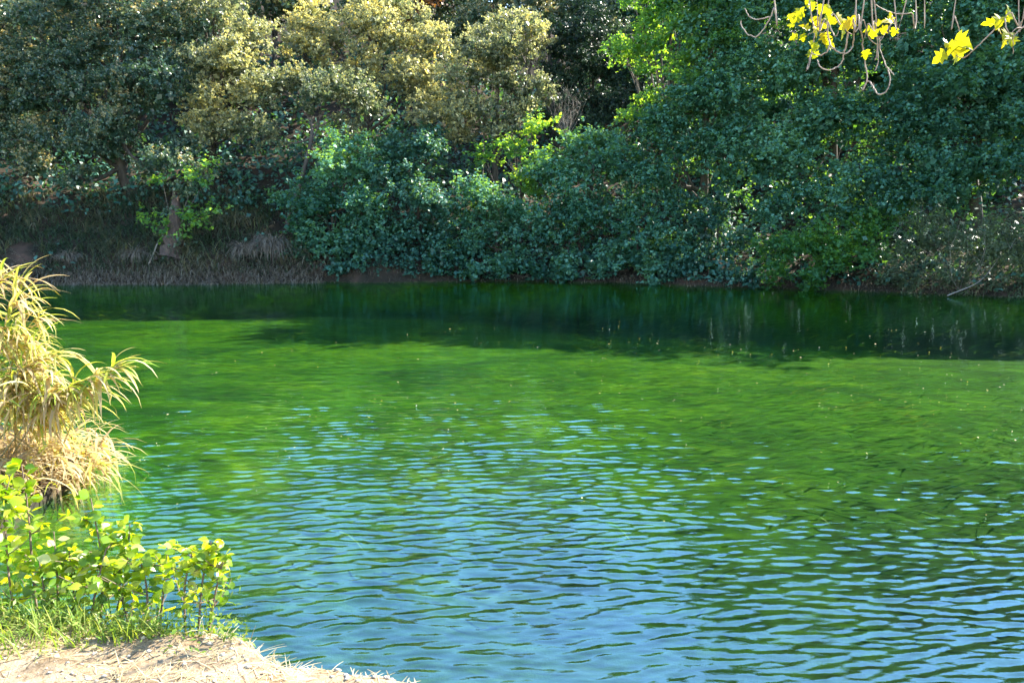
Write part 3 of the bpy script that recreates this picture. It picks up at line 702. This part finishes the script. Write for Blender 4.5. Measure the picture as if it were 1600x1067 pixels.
def reed_clump():
    rng = np.random.default_rng(9); random.seed(9)
    b = np.array([-6.3, 9.6, ter(-6.3, 9.6)])
    root = thing('giant_reed', b, 'clump of straw coloured giant reeds drooping over the near water', 'reeds')
    mass = Geo(); nblade = 0
    canes = []
    # (tip u, tip v, y, base x)
    tips = [(5, 420, 9.6), (25, 470, 9.4), (45, 520, 9.3), (60, 560, 9.2), (190, 566, 9.0), (150, 585, 9.0), (90, 585, 9.0), (100, 615, 8.9), (70, 620, 8.9), (35, 590, 9.2), (15, 530, 9.5), (-20, 430, 9.8),
            (-30, 500, 9.8), (50, 612, 8.9), (20, 600, 9.0), (85, 555, 9.3), (-10, 600, 9.2), (30, 430, 9.9), (-60, 400, 10), (115, 618, 8.9), (-40, 560, 9.5), (10, 630, 8.8), (60, 490, 9.6)]
    for (u, v, y) in tips:
        tip = world(u, v, y)
        q = b + np.array([rng.normal(-.1, .35), rng.normal(0, .35), 0]); q[2] = ter(q[0], q[1]) - .05
        mid = q*.45 + tip*.55; mid[2] = q[2] + (tip[2]-q[2])*.72
        p = spline([q, mid, tip], 14); canes.append(p)
        g = Geo(); g.add(*tube(p, np.linspace(.013, .004, len(p)), 6))
        add_obj('stem', g.mesh('stem', M['reed_stem'], True, b), root)
        d = unit(np.gradient(p, axis=0))
        for k in range(46):
            tt = rng.uniform(.30, 1.0)**.8*(len(p)-1.001); i = int(tt); pos = p[i] + (p[i+1]-p[i])*(tt-i)
            az = rng.normal(-.35, 1.0) if rng.random() < .75 else rng.uniform(0, 6.28)
            h = np.array([math.cos(az), math.sin(az), 0])
            tilt = rng.normal(-.1, .35)
            fwd = unit(h*math.cos(tilt) + np.array([0, 0, math.sin(tilt)]) + d[i]*(.45 + 1.5*(i/len(p))**3))
            up = np.array([rng.normal(0, .3), rng.normal(0, .3), 1.0])
            if k < 13 and nblade < 290:
                place('leaf_blade', BL[rng.integers(len(BL))], root, pos, fwd, up, rng.uniform(.65, 1.1)); nblade += 1
            else:
                a = math.atan2(fwd[1], fwd[0])
                blades(mass, rng, pos[None, :], np.array([rng.uniform(.32, .64)]), np.array([rng.uniform(.03, .055)]), np.array([a]), np.array([rng.uniform(-.1, .7)]), np.array([rng.uniform(.8, 2.0)]), np.array([rng.random()]), 5)
    # dead litter round the foot
    n = 900; a = rng.uniform(0, 6.28, n); rr = 1.05*np.sqrt(rng.random(n))
    bb = np.stack([b[0]+.35+np.cos(a)*rr, b[1]-.4+np.sin(a)*rr*1.2, np.zeros(n)], -1); bb[:, 2] = np.maximum(terrain(bb[:, 0], bb[:, 1]), 0) + rng.random(n)*.4
    blades(mass, rng, bb, rng.uniform(.3, .7, n), rng.uniform(.02, .05, n), rng.normal(-.6, 1.2, n), rng.uniform(-.3, .9, n), rng.uniform(.6, 2.2, n), np.clip(rng.normal(.25, .25, n), 0, 1), 4)
    o = add_obj('leaf_blades', mass.mesh('leaf_blades', M['reed_mass'], True, b), root, kind='stuff')
    # the young green shoot standing above the clump
    tip = world(28, 415, 9.7)
    for (u, v, L) in ((10, 430, .40), (22, 428, .42), (30, 432, .36)):
        p = world(u-14, v+22, 9.7); e = world(u+28, v-22, 9.6)
        o = place('leaf_blade', BL[3], root, p, e-p, (0, -.3, 1), 1.0); o['label'] = 'young green blade'
        o.data = GREEN
GREEN = blade_mesh(.42, .045, .15, .35, M['weed'])
reed_clump()

# ------------------------------------------------------------------ alder saplings on the near bank
def sapling(name, label, stems, nleaf, seed, lsize=(.044, .073), side=7):
    rng = np.random.default_rng(seed)
    u0, v0, y0 = stems[0][0]
    p0 = world(u0, v0, y0); base = np.array([p0[0], p0[1], ter(p0[0], p0[1]) - .03])
    root = thing(name, base, label, 'sapling', 'alder saplings on the near bank')
    spots = []
    for st in stems:
        pts = [world(*q) for q in st]; pts[0][2] = ter(pts[0][0], pts[0][1]) - .03
        p = spline(pts, 14); g = Geo(); g.add(*tube(p, np.linspace(.0075, .0025, len(p)), 6))
        for k in range(side):
            i = int(rng.uniform(.25, .95)*(len(p)-1)); a = rng.uniform(0, 6.28); L = rng.uniform(.10, .28)*(1.25 - i/len(p))
            e = p[i] + np.array([math.cos(a)*L, math.sin(a)*L, L*rng.uniform(.2, .8)])
            pp = spline([p[i], (p[i]+e)*.5 + [0, 0, -.01], e], 6); g.add(*tube(pp, np.linspace(.0035, .0015, len(pp)), 5))
            for w in pp[1:]: spots.append(w)
        for w in list(p[4:])*3: spots.append(w)
        add_obj('stem', g.mesh('stem', M['sap_bark'], True, base), root)
    zz = np.array([q[2] for q in spots]); wts = (zz - zz.min() + .05)**.9; wts = wts/wts.sum()
    for k in range(nleaf):
        s = spots[rng.choice(len(spots), p=wts)]; a = rng.uniform(0, 6.28)
        d = np.array([math.cos(a), math.sin(a), rng.normal(.1, .45)])
        n = np.array([rng.normal(0, .8), rng.normal(-.2, .8), .8])
        place('leaf', SAP[rng.integers(4)], root, s + unit(d)*.008, d, n, rng.uniform(*lsize))
sapling('alder_sapling', 'tallest alder sapling at the photo edge below the reeds', [[(62, 1000, 3.5), (52, 900, 3.6), (44, 800, 3.65), (34, 728, 3.7)], [(30, 1010, 3.4), (14, 900, 3.5), (4, 770, 3.6)], [(-10, 1010, 3.4), (-12, 850, 3.5), (16, 745, 3.6)]], 290, 1)
sapling('alder_sapling', 'leafy alder sapling between the tallest and the bushy one', [[(85, 1005, 3.45), (90, 920, 3.5), (84, 830, 3.55)], [(75, 1005, 3.4), (70, 930, 3.45), (60, 870, 3.5)], [(95, 1005, 3.4), (115, 940, 3.45), (108, 860, 3.5)]], 190, 5)
sapling('alder_sapling', 'bushy alder sapling in the middle of the near bank thicket', [[(150, 1005, 3.4), (160, 890, 3.5), (142, 778, 3.6)], [(160, 1005, 3.4), (195, 900, 3.5), (203, 818, 3.6)], [(135, 1005, 3.4), (150, 920, 3.4), (172, 835, 3.5)]], 270, 2)
sapling('alder_sapling', 'short alder sapling between the bushy one and the outermost one', [[(225, 1000, 3.35), (230, 930, 3.4), (218, 868, 3.5)], [(235, 1000, 3.35), (255, 930, 3.4), (262, 855, 3.45)], [(215, 1000, 3.35), (195, 950, 3.4), (185, 900, 3.4)]], 180, 3)
sapling('alder_sapling', 'outermost alder sapling at the tip of the near bank', [[(300, 990, 3.28), (315, 920, 3.3), (330, 845, 3.35)], [(305, 990, 3.28), (335, 935, 3.3), (350, 870, 3.32)], [(290, 990, 3.28), (288, 930, 3.3), (300, 865, 3.3)]], 230, 4, (.036, .060))

# ------------------------------------------------------------------ grass, weeds, straw and pebbles on the near bank
def near_cover():
    rng = np.random.default_rng(33)
    g = Geo(); n = 4600
    x = rng.uniform(-3.1, -1.15, n); y0 = np.maximum(2.93 + (x + 2.08)*.28, 2.7); y = y0 + (shore_near(x) + .03 - y0)*rng.random(n)**.6
    keep = rng.random(n) < sstep(-.95, -1.5, x)*.9+.1
    x, y = x[keep], y[keep]; n = len(x)
    b = np.stack([x, y, terrain(x, y)-.005], -1)
    blades(g, rng, b, rng.uniform(.04, .17, n), rng.uniform(.003, .007, n), rng.uniform(0, 6.28, n), rng.uniform(.7, 1.55, n), rng.uniform(.2, 1.6, n), np.clip(rng.normal(.6, .25, n), 0, 1))
    # small herb leaves among the grass
    m = 4200; x = rng.uniform(-3.0, -1.1, m); y = shore_near(x) - .08 + rng.normal(0, .10, m)
    P = np.stack([x, y, terrain(x, y) + np.abs(rng.normal(0, .09, m))], -1)
    v, f = leaf_quads(P, unit(rng.normal(size=(m, 3))*.6+[0, 0, .8]), unit(rng.normal(size=(m, 3))), rng.uniform(.015, .04, m), rng.uniform(.006, .016, m))
    g.add(v, f, np.clip(rng.normal(.35, .2, m), 0, 1))
    add_obj('grass', g.mesh('grass', M['weed']), label='fresh green grass and herbs round the feet of the saplings', cat='grass', kind='stuff')
    g = Geo(); n = 5200
    x = rng.uniform(-2.6, .0, n); y = 2.55 + rng.random(n)*(shore_near(x) - 2.55 - .12)
    keep = rng.random(n) < .25 + 1.1*(fbm(x*2.2, y*2.2, 44, 3) + .25 - .35*sstep(-1.2, -.3, x))
    x, y = x[keep], y[keep]; n = len(x)
    b = np.stack([x, y, terrain(x, y)+.002], -1)
    blades(g, rng, b, rng.uniform(.02, .11, n)*sstep(.1, -1.3, x) + .015, rng.uniform(.0012, .0032, n), rng.uniform(0, 6.28, n), rng.uniform(-.05, .25, n), rng.uniform(.0, .5, n), rng.random(n), 3)
    # denser dry tuft at the crest beside the outermost sapling
    n = 420; x = rng.normal(-1.34, .10, n); y = shore_near(x) - .08 + rng.normal(0, .05, n)
    b = np.stack([x, y, terrain(x, y)-.005], -1)
    blades(g, rng, b, rng.uniform(.05, .13, n), rng.uniform(.002, .005, n), rng.uniform(0, 6.28, n), rng.uniform(.3, 1.4, n), rng.uniform(.5, 2, n), rng.uniform(.2, 1, n))
    add_obj('straw', g.mesh('straw', M['straw']), label='dry straw and dead grass strewn over the sandy bank', cat='straw', kind='stuff')
    # pebbles and clods
    g = Geo(); ico_v = unit(np.array([(0,0,1),(.9,0,.4),(.28,.85,.4),(-.72,.53,.4),(-.72,-.53,.4),(.28,-.85,.4),(.72,.53,-.4),(-.28,.85,-.4),(-.9,0,-.4),(-.28,-.85,-.4),(.72,-.53,-.4),(0,0,-1.)]))
    ico_f = np.array([(0,1,2),(0,2,3),(0,3,4),(0,4,5),(0,5,1),(1,6,2),(2,7,3),(3,8,4),(4,9,5),(5,10,1),(6,7,2),(7,8,3),(8,9,4),(9,10,5),(10,6,1),(11,7,6),(11,8,7),(11,9,8),(11,10,9),(11,6,10)])
    for k in range(1500):
        x = rng.uniform(-2.5, -.15); y = rng.uniform(2.5, shore_near(np.array([x]))[0]); r = .0025 + .011*rng.random()**5
        v = ico_v*r*(1+.3*rng.normal(size=(12, 1)))*np.array([1, rng.uniform(.6, 1), rng.uniform(.4, .8)])
        g.add(v + [x, y, ter(x, y)+r*.2], ico_f)
    add_obj('pebbles', g.mesh('pebbles', M['pebble'], True), label='small pale pebbles and clods on the sandy bank', cat='pebbles', kind='stuff')
near_cover()

def herb(u, v, y, h, n, label, seed, fine=True, flower=False):
    rng = np.random.default_rng(seed)
    p = world(u, v, y); b = np.array([p[0], p[1], ter(p[0], p[1])-.01])
    root = thing('weed_plant', b, label, 'weed', 'weeds along the near bank edge')
    g = Geo(); lg = Geo()
    for k in range(n):
        e = b + np.array([rng.normal(0, .16), rng.normal(0, .12), 1])*h*np.array([1, 1, rng.uniform(.65, 1.05)])
        pp = spline([b + rng.normal(0, .008, 3)*[1, 1, 0], (b+e)*.5 + rng.normal(0, .03, 3)*h, e], 8)
        g.add(*tube(pp, np.linspace(.0030, .0014, len(pp)), 4))
        for q in range(10):
            s = pp[rng.integers(2, len(pp))]; d = unit(rng.normal(size=3) + np.array([0, 0, .5]))
            l = rng.uniform(.02, .05)*(.5 if fine else 1)*max(.5, h/.3)
            v_, f_ = leaf_quads((s + d*l*.5)[None], unit(rng.normal(size=(1, 3))+[0, 0, .6]), d[None], [l], [l*(.16 if fine else .35)])
            lg.add(v_, f_, rng.random())
    add_obj('stem', g.mesh('stem', M['weed'], True, b), root); add_obj('foliage', lg.mesh('foliage', M['weed'], False, b), root)
herb(316, 990, 3.27, .58, 3, 'tallest thin stalked weed rising behind the outermost sapling', 1)
herb(376, 1002, 3.2, .24, 4, 'feathery weed at the crest beside the outermost sapling', 2)
herb(398, 1008, 3.2, .10, 5, 'tiny weed next to the feathery weed', 3, False)
herb(472, 1018, 3.13, .10, 6, 'low leafy weed halfway along the bank edge', 4, False)
herb(503, 1020, 3.12, .16, 6, 'branching yellowish weed halfway along the bank edge', 5, False)
herb(520, 1024, 3.1, .09, 7, 'small tuft beside the branching yellowish weed', 6, False)
herb(555, 1032, 3.05, .10, 5, 'low weed near the bank tip', 7, False)
herb(572, 1036, 3.03, .08, 4, 'last tiny weed before the bare bank tip', 8, False)
herb(262, 985, 3.35, .36, 5, 'thin grey green weed between the two outer saplings', 9)
herb(180, 995, 3.35, .40, 5, 'thin weed in front of the bushy sapling', 10)

# ------------------------------------------------------------------ plane tree whose twigs hang into the picture
def plane_tree():
    rng = np.random.default_rng(70)
    b = np.array([6.4, .6, ter(6.4, .6) - .2])
    root = thing('plane_tree', b, 'plane tree twigs with yellow green young leaves hanging down over the water', 'tree')
    g = Geo()
    tr = spline([b, b+[-.1, .1, 2], b+[-.4, .5, 4.8], b+[-.3, .7, 10.5]], 16); g.add(*tube(tr, np.linspace(.34, .16, len(tr)), 12))
    add_obj('trunk', g.mesh('trunk', M['plane_bark'], True, b), root)
    g = Geo()
    bough = spline([tr[12], np.array([5.3, 2.6, 8.4]), np.array([4.0, 4.4, 8.7]), np.array([2.6, 5.1, 8.5]), np.array([1.3, 5.2, 8.2])], 20)
    g.add(*tube(bough, np.linspace(.13, .025, len(bough)), 8))
    add_obj('bough', g.mesh('bough', M['plane_bark'], True, b), root)
    Y0 = 5.0
    TW = [
     ([(1210,0),(1209,11),(1202,31),(1189,51),(1180,59)], 1), ([(1202,27),(1184,31),(1171,27),(1164,14)], 0), ([(1180,59),(1167,53),(1158,39),(1158,32)], 0),
     ([(1265,0),(1271,34),(1272,62),(1265,93),(1260,111)], 1), ([(1272,62),(1266,95),(1262,110)], 0),
     ([(1288,0),(1291,28),(1295,62),(1302,76),(1319,84),(1330,77),(1334,62),(1333,28),(1338,0)], 2),
     ([(1325,52),(1319,84),(1313,101),(1296,110),(1282,105),(1277,94)], 0), ([(1293,48),(1296,73),(1288,84),(1279,87),(1268,84)], 0),
     ([(1276,0),(1282,20),(1275,45),(1262,55)], 1), ([(1291,30),(1305,57),(1312,42)], 0), ([(1300,20),(1318,44),(1331,55)], 0), ([(1295,0),(1300,20),(1290,48),(1280,52)], 1),
     ([(1350,0),(1341,25),(1347,56),(1348,73),(1352,101),(1355,124),(1348,141),(1357,127),(1367,141),(1375,148),(1386,142),(1390,124),(1385,104),(1375,76),(1374,56)], 1),
     ([(1361,0),(1365,34),(1371,65),(1372,96),(1367,111)], 1), ([(1338,0),(1350,32),(1358,60),(1372,72)], 1), ([(1365,0),(1356,38),(1351,60)], 1),
     ([(1416,0),(1397,31),(1383,53),(1372,70)], 1), ([(1398,0),(1394,25),(1388,52)], 1), ([(1431,0),(1424,20),(1403,22),(1383,17),(1368,8)], 1),
     ([(1385,104),(1392,112),(1397,118)], 0), ([(1445,0),(1444,10)], 1), ([(1388,52),(1400,44)], 0), ([(1372,70),(1369,90),(1366,95)], 0),
     ([(1493,0),(1492,25),(1500,51),(1498,66)], 1), ([(1606,-14),(1577,20),(1555,45),(1527,73),(1504,91),(1490,83)], 1),
     ([(1591,0),(1597,34)], 1), ([(1604,38),(1588,52),(1583,62),(1583,84)], 0), ([(1604,44),(1590,44),(1582,50)], 0), ([(1570,28),(1572,44),(1580,56)], 0)]
    for pts, up in TW:
        dy = rng.uniform(-.25, .25) if up else 0
        P = []
        for k, (u, v) in enumerate(pts): P.append(world(u, v, Y0 + .10*math.sin(u*.05+v*.03) + dy*max(0, 1-v/60)))
        def lead(q):
            # the twig goes on up to the bough
            i = int(np.argmin(np.linalg.norm(bough[:, :2]-q[:2], axis=1))); return bough[i]
        if up and pts[0][1] <= 0: P = [lead(P[0]), (lead(P[0])+P[0])*.5 + rng.normal(0, .25, 3)*[1, .4, .3]] + P
        if up == 2: P = P + [(lead(P[-1])+P[-1])*.5, lead(P[-1])]
        p = spline(P, max(12, 5*len(P))); p = p + rng.normal(0, .0016, p.shape)
        r = .0044 if len(pts) > 4 else .0034
        g = Geo(); g.add(*tube(p, r*np.linspace(1.15, .72, len(p))*(1+.12*rng.normal(size=len(p))), 6))
        add_obj('twig', g.mesh('twig', M['twig'], True, b), root)
    LV = [(1236,22),(1242,38),(1250,30),(1256,20),(1258,8),(1270,4),(1268,36),(1278,28),(1274,42),(1246,58),(1254,54),(1262,48),(1290,22),(1298,12),(1302,28),(1310,34),(1318,36),(1324,40),(1316,46),(1330,36),(1288,52),(1292,60),(1290,70),(1264,66),(1268,74),(1270,88),(1276,90),(1284,36),(1306,24),(1250,14),(1286,8),
          (1366,46),(1372,42),(1376,50),(1360,58),(1388,34),(1394,36),(1399,44),(1352,79)]
    for (u, v) in LV:
        p = world(u, v, Y0 + rng.normal(0, .08)); a = rng.uniform(0, 6.28)
        place('leaf', PLN[rng.integers(3)], root, p, (math.cos(a), rng.normal(0, .4), math.sin(a)-.3), (rng.normal(0, .5), -1, rng.normal(.4, .5)), rng.uniform(.048, .074))
    for (u, v, s) in [(1492,62,.13),(1500,70,.11),(1482,76,.11),(1494,80,.12),(1478,84,.10),(1506,62,.10),(1476,66,.09),(1556,34,.09),(1563,28,.10),(1558,42,.08),(1572,24,.08),(1574,52,.09),(1580,58,.09),(1570,60,.07),(1574,10,.06)]:
        p = world(u, v, Y0 + rng.normal(0, .06)); a = rng.uniform(-2.6, -.4)
        place('leaf', PLN[rng.integers(3)], root, p, (math.cos(a), rng.normal(0, .4), math.sin(a)*.6+.2), (rng.normal(0, .6), -1, rng.normal(.3, .6)), s*.9)
plane_tree()

# ------------------------------------------------------------------ bits floating on the water and weed below it
def floating():
    rng = np.random.default_rng(15); g = Geo()
    n = 1500
    u = rng.uniform(60, 1640, n); v = 500 + 330*rng.beta(1.6, 2.2, n)
    y = np.array([-CAM[2]/((-(math.sin(PITCH)) + (-(b-CV)/F_PX)*math.cos(PITCH)))*(math.cos(PITCH) + (-(b-CV)/F_PX)*math.sin(PITCH)) for b in v])
    x = (u-CU)/F_PX*(y*math.cos(PITCH) + CAM[2]*math.sin(PITCH))
    keep = (y < shore_far(x) - 1) & (y > shore_near(x) + .8) & (rng.random(n) < np.clip(.5 + 2.2*fbm(x*.25, y*.5, 95, 3), .10, 1)*np.clip(.55 + .04*x, .3, .9)*sstep(30, 22, y)); x, y = x[keep], y[keep]; n = len(x)
    P = np.stack([x, y, np.full(n, .022)], -1)
    v_, f_ = leaf_quads(P, unit(rng.normal(size=(n, 3))*.35+[0, 0, 1]), unit(rng.normal(size=(n, 3))), (.01 + .05*rng.random(n)**2.5)*(y/16)**.7, (.008 + .022*rng.random(n)**2)*(y/16)**.7)
    g.add(v_, f_, rng.random(n))
    add_obj('floating_debris', g.mesh('floating_debris', M['float']), label='tiny pale leaf bits and fluff drifting on the water', cat='debris', kind='stuff')
def water_weed():
    rng = np.random.default_rng(19); g = Geo()
    n = 16000
    y = 8.5 + 22*rng.random(n)**.9; x = rng.uniform(-.75, .75, n)*(y+2)
    dens = fbm(x*.30, y*.22, 51, 4) + .30*sstep(8, 13, y) - .25*sstep(12, 6, y)*sstep(5, -1, x) + .12*sstep(1, 6, x) + .04
    keep = (rng.random(n) < np.clip(dens*2.2, 0, 1)) & (y < shore_far(x) - 1.2) & (y > shore_near(x) + 1.2)
    x, y, dens = x[keep], y[keep], dens[keep]; n = len(x)
    z = -.10 - .45*rng.random(n)
    az = rng.normal(.15, .35, n) + 3.14*(rng.random(n) < .3)
    cl = fbm(x*.8, y*.8, 52, 3)
    blades(g, rng, np.stack([x, y, z-.15], -1), rng.uniform(.15, .5, n), rng.uniform(.012, .04, n), az, rng.uniform(.0, .5, n), rng.uniform(.2, 1.0, n), np.clip(.5 + cl*.9 + rng.normal(0, .18, n), 0, 1), 3)
    v = np.vstack(g.v); v[:, 2] = np.minimum(v[:, 2], -.05); g.v = [v]
    add_obj('water_weed', g.mesh('water_weed', M['water_weed'], True), label='green water weed mats swaying just below the surface', cat='water weed', kind='stuff')
M['water_weed'] = leaf_mat('water_weed', [(0, (.006, .035, .008)), (.4, (.018, .085, .004)), (.75, (.045, .12, .004)), (1, (.10, .13, .008))], .25, (1.5, 1.5, .5), gloss=.1)
water_weed()
M['float'] = leaf_mat('floating_bit', [(0, (.45, .40, .22)), (.5, (.55, .45, .12)), (1, (.75, .72, .62))], .2)
floating()
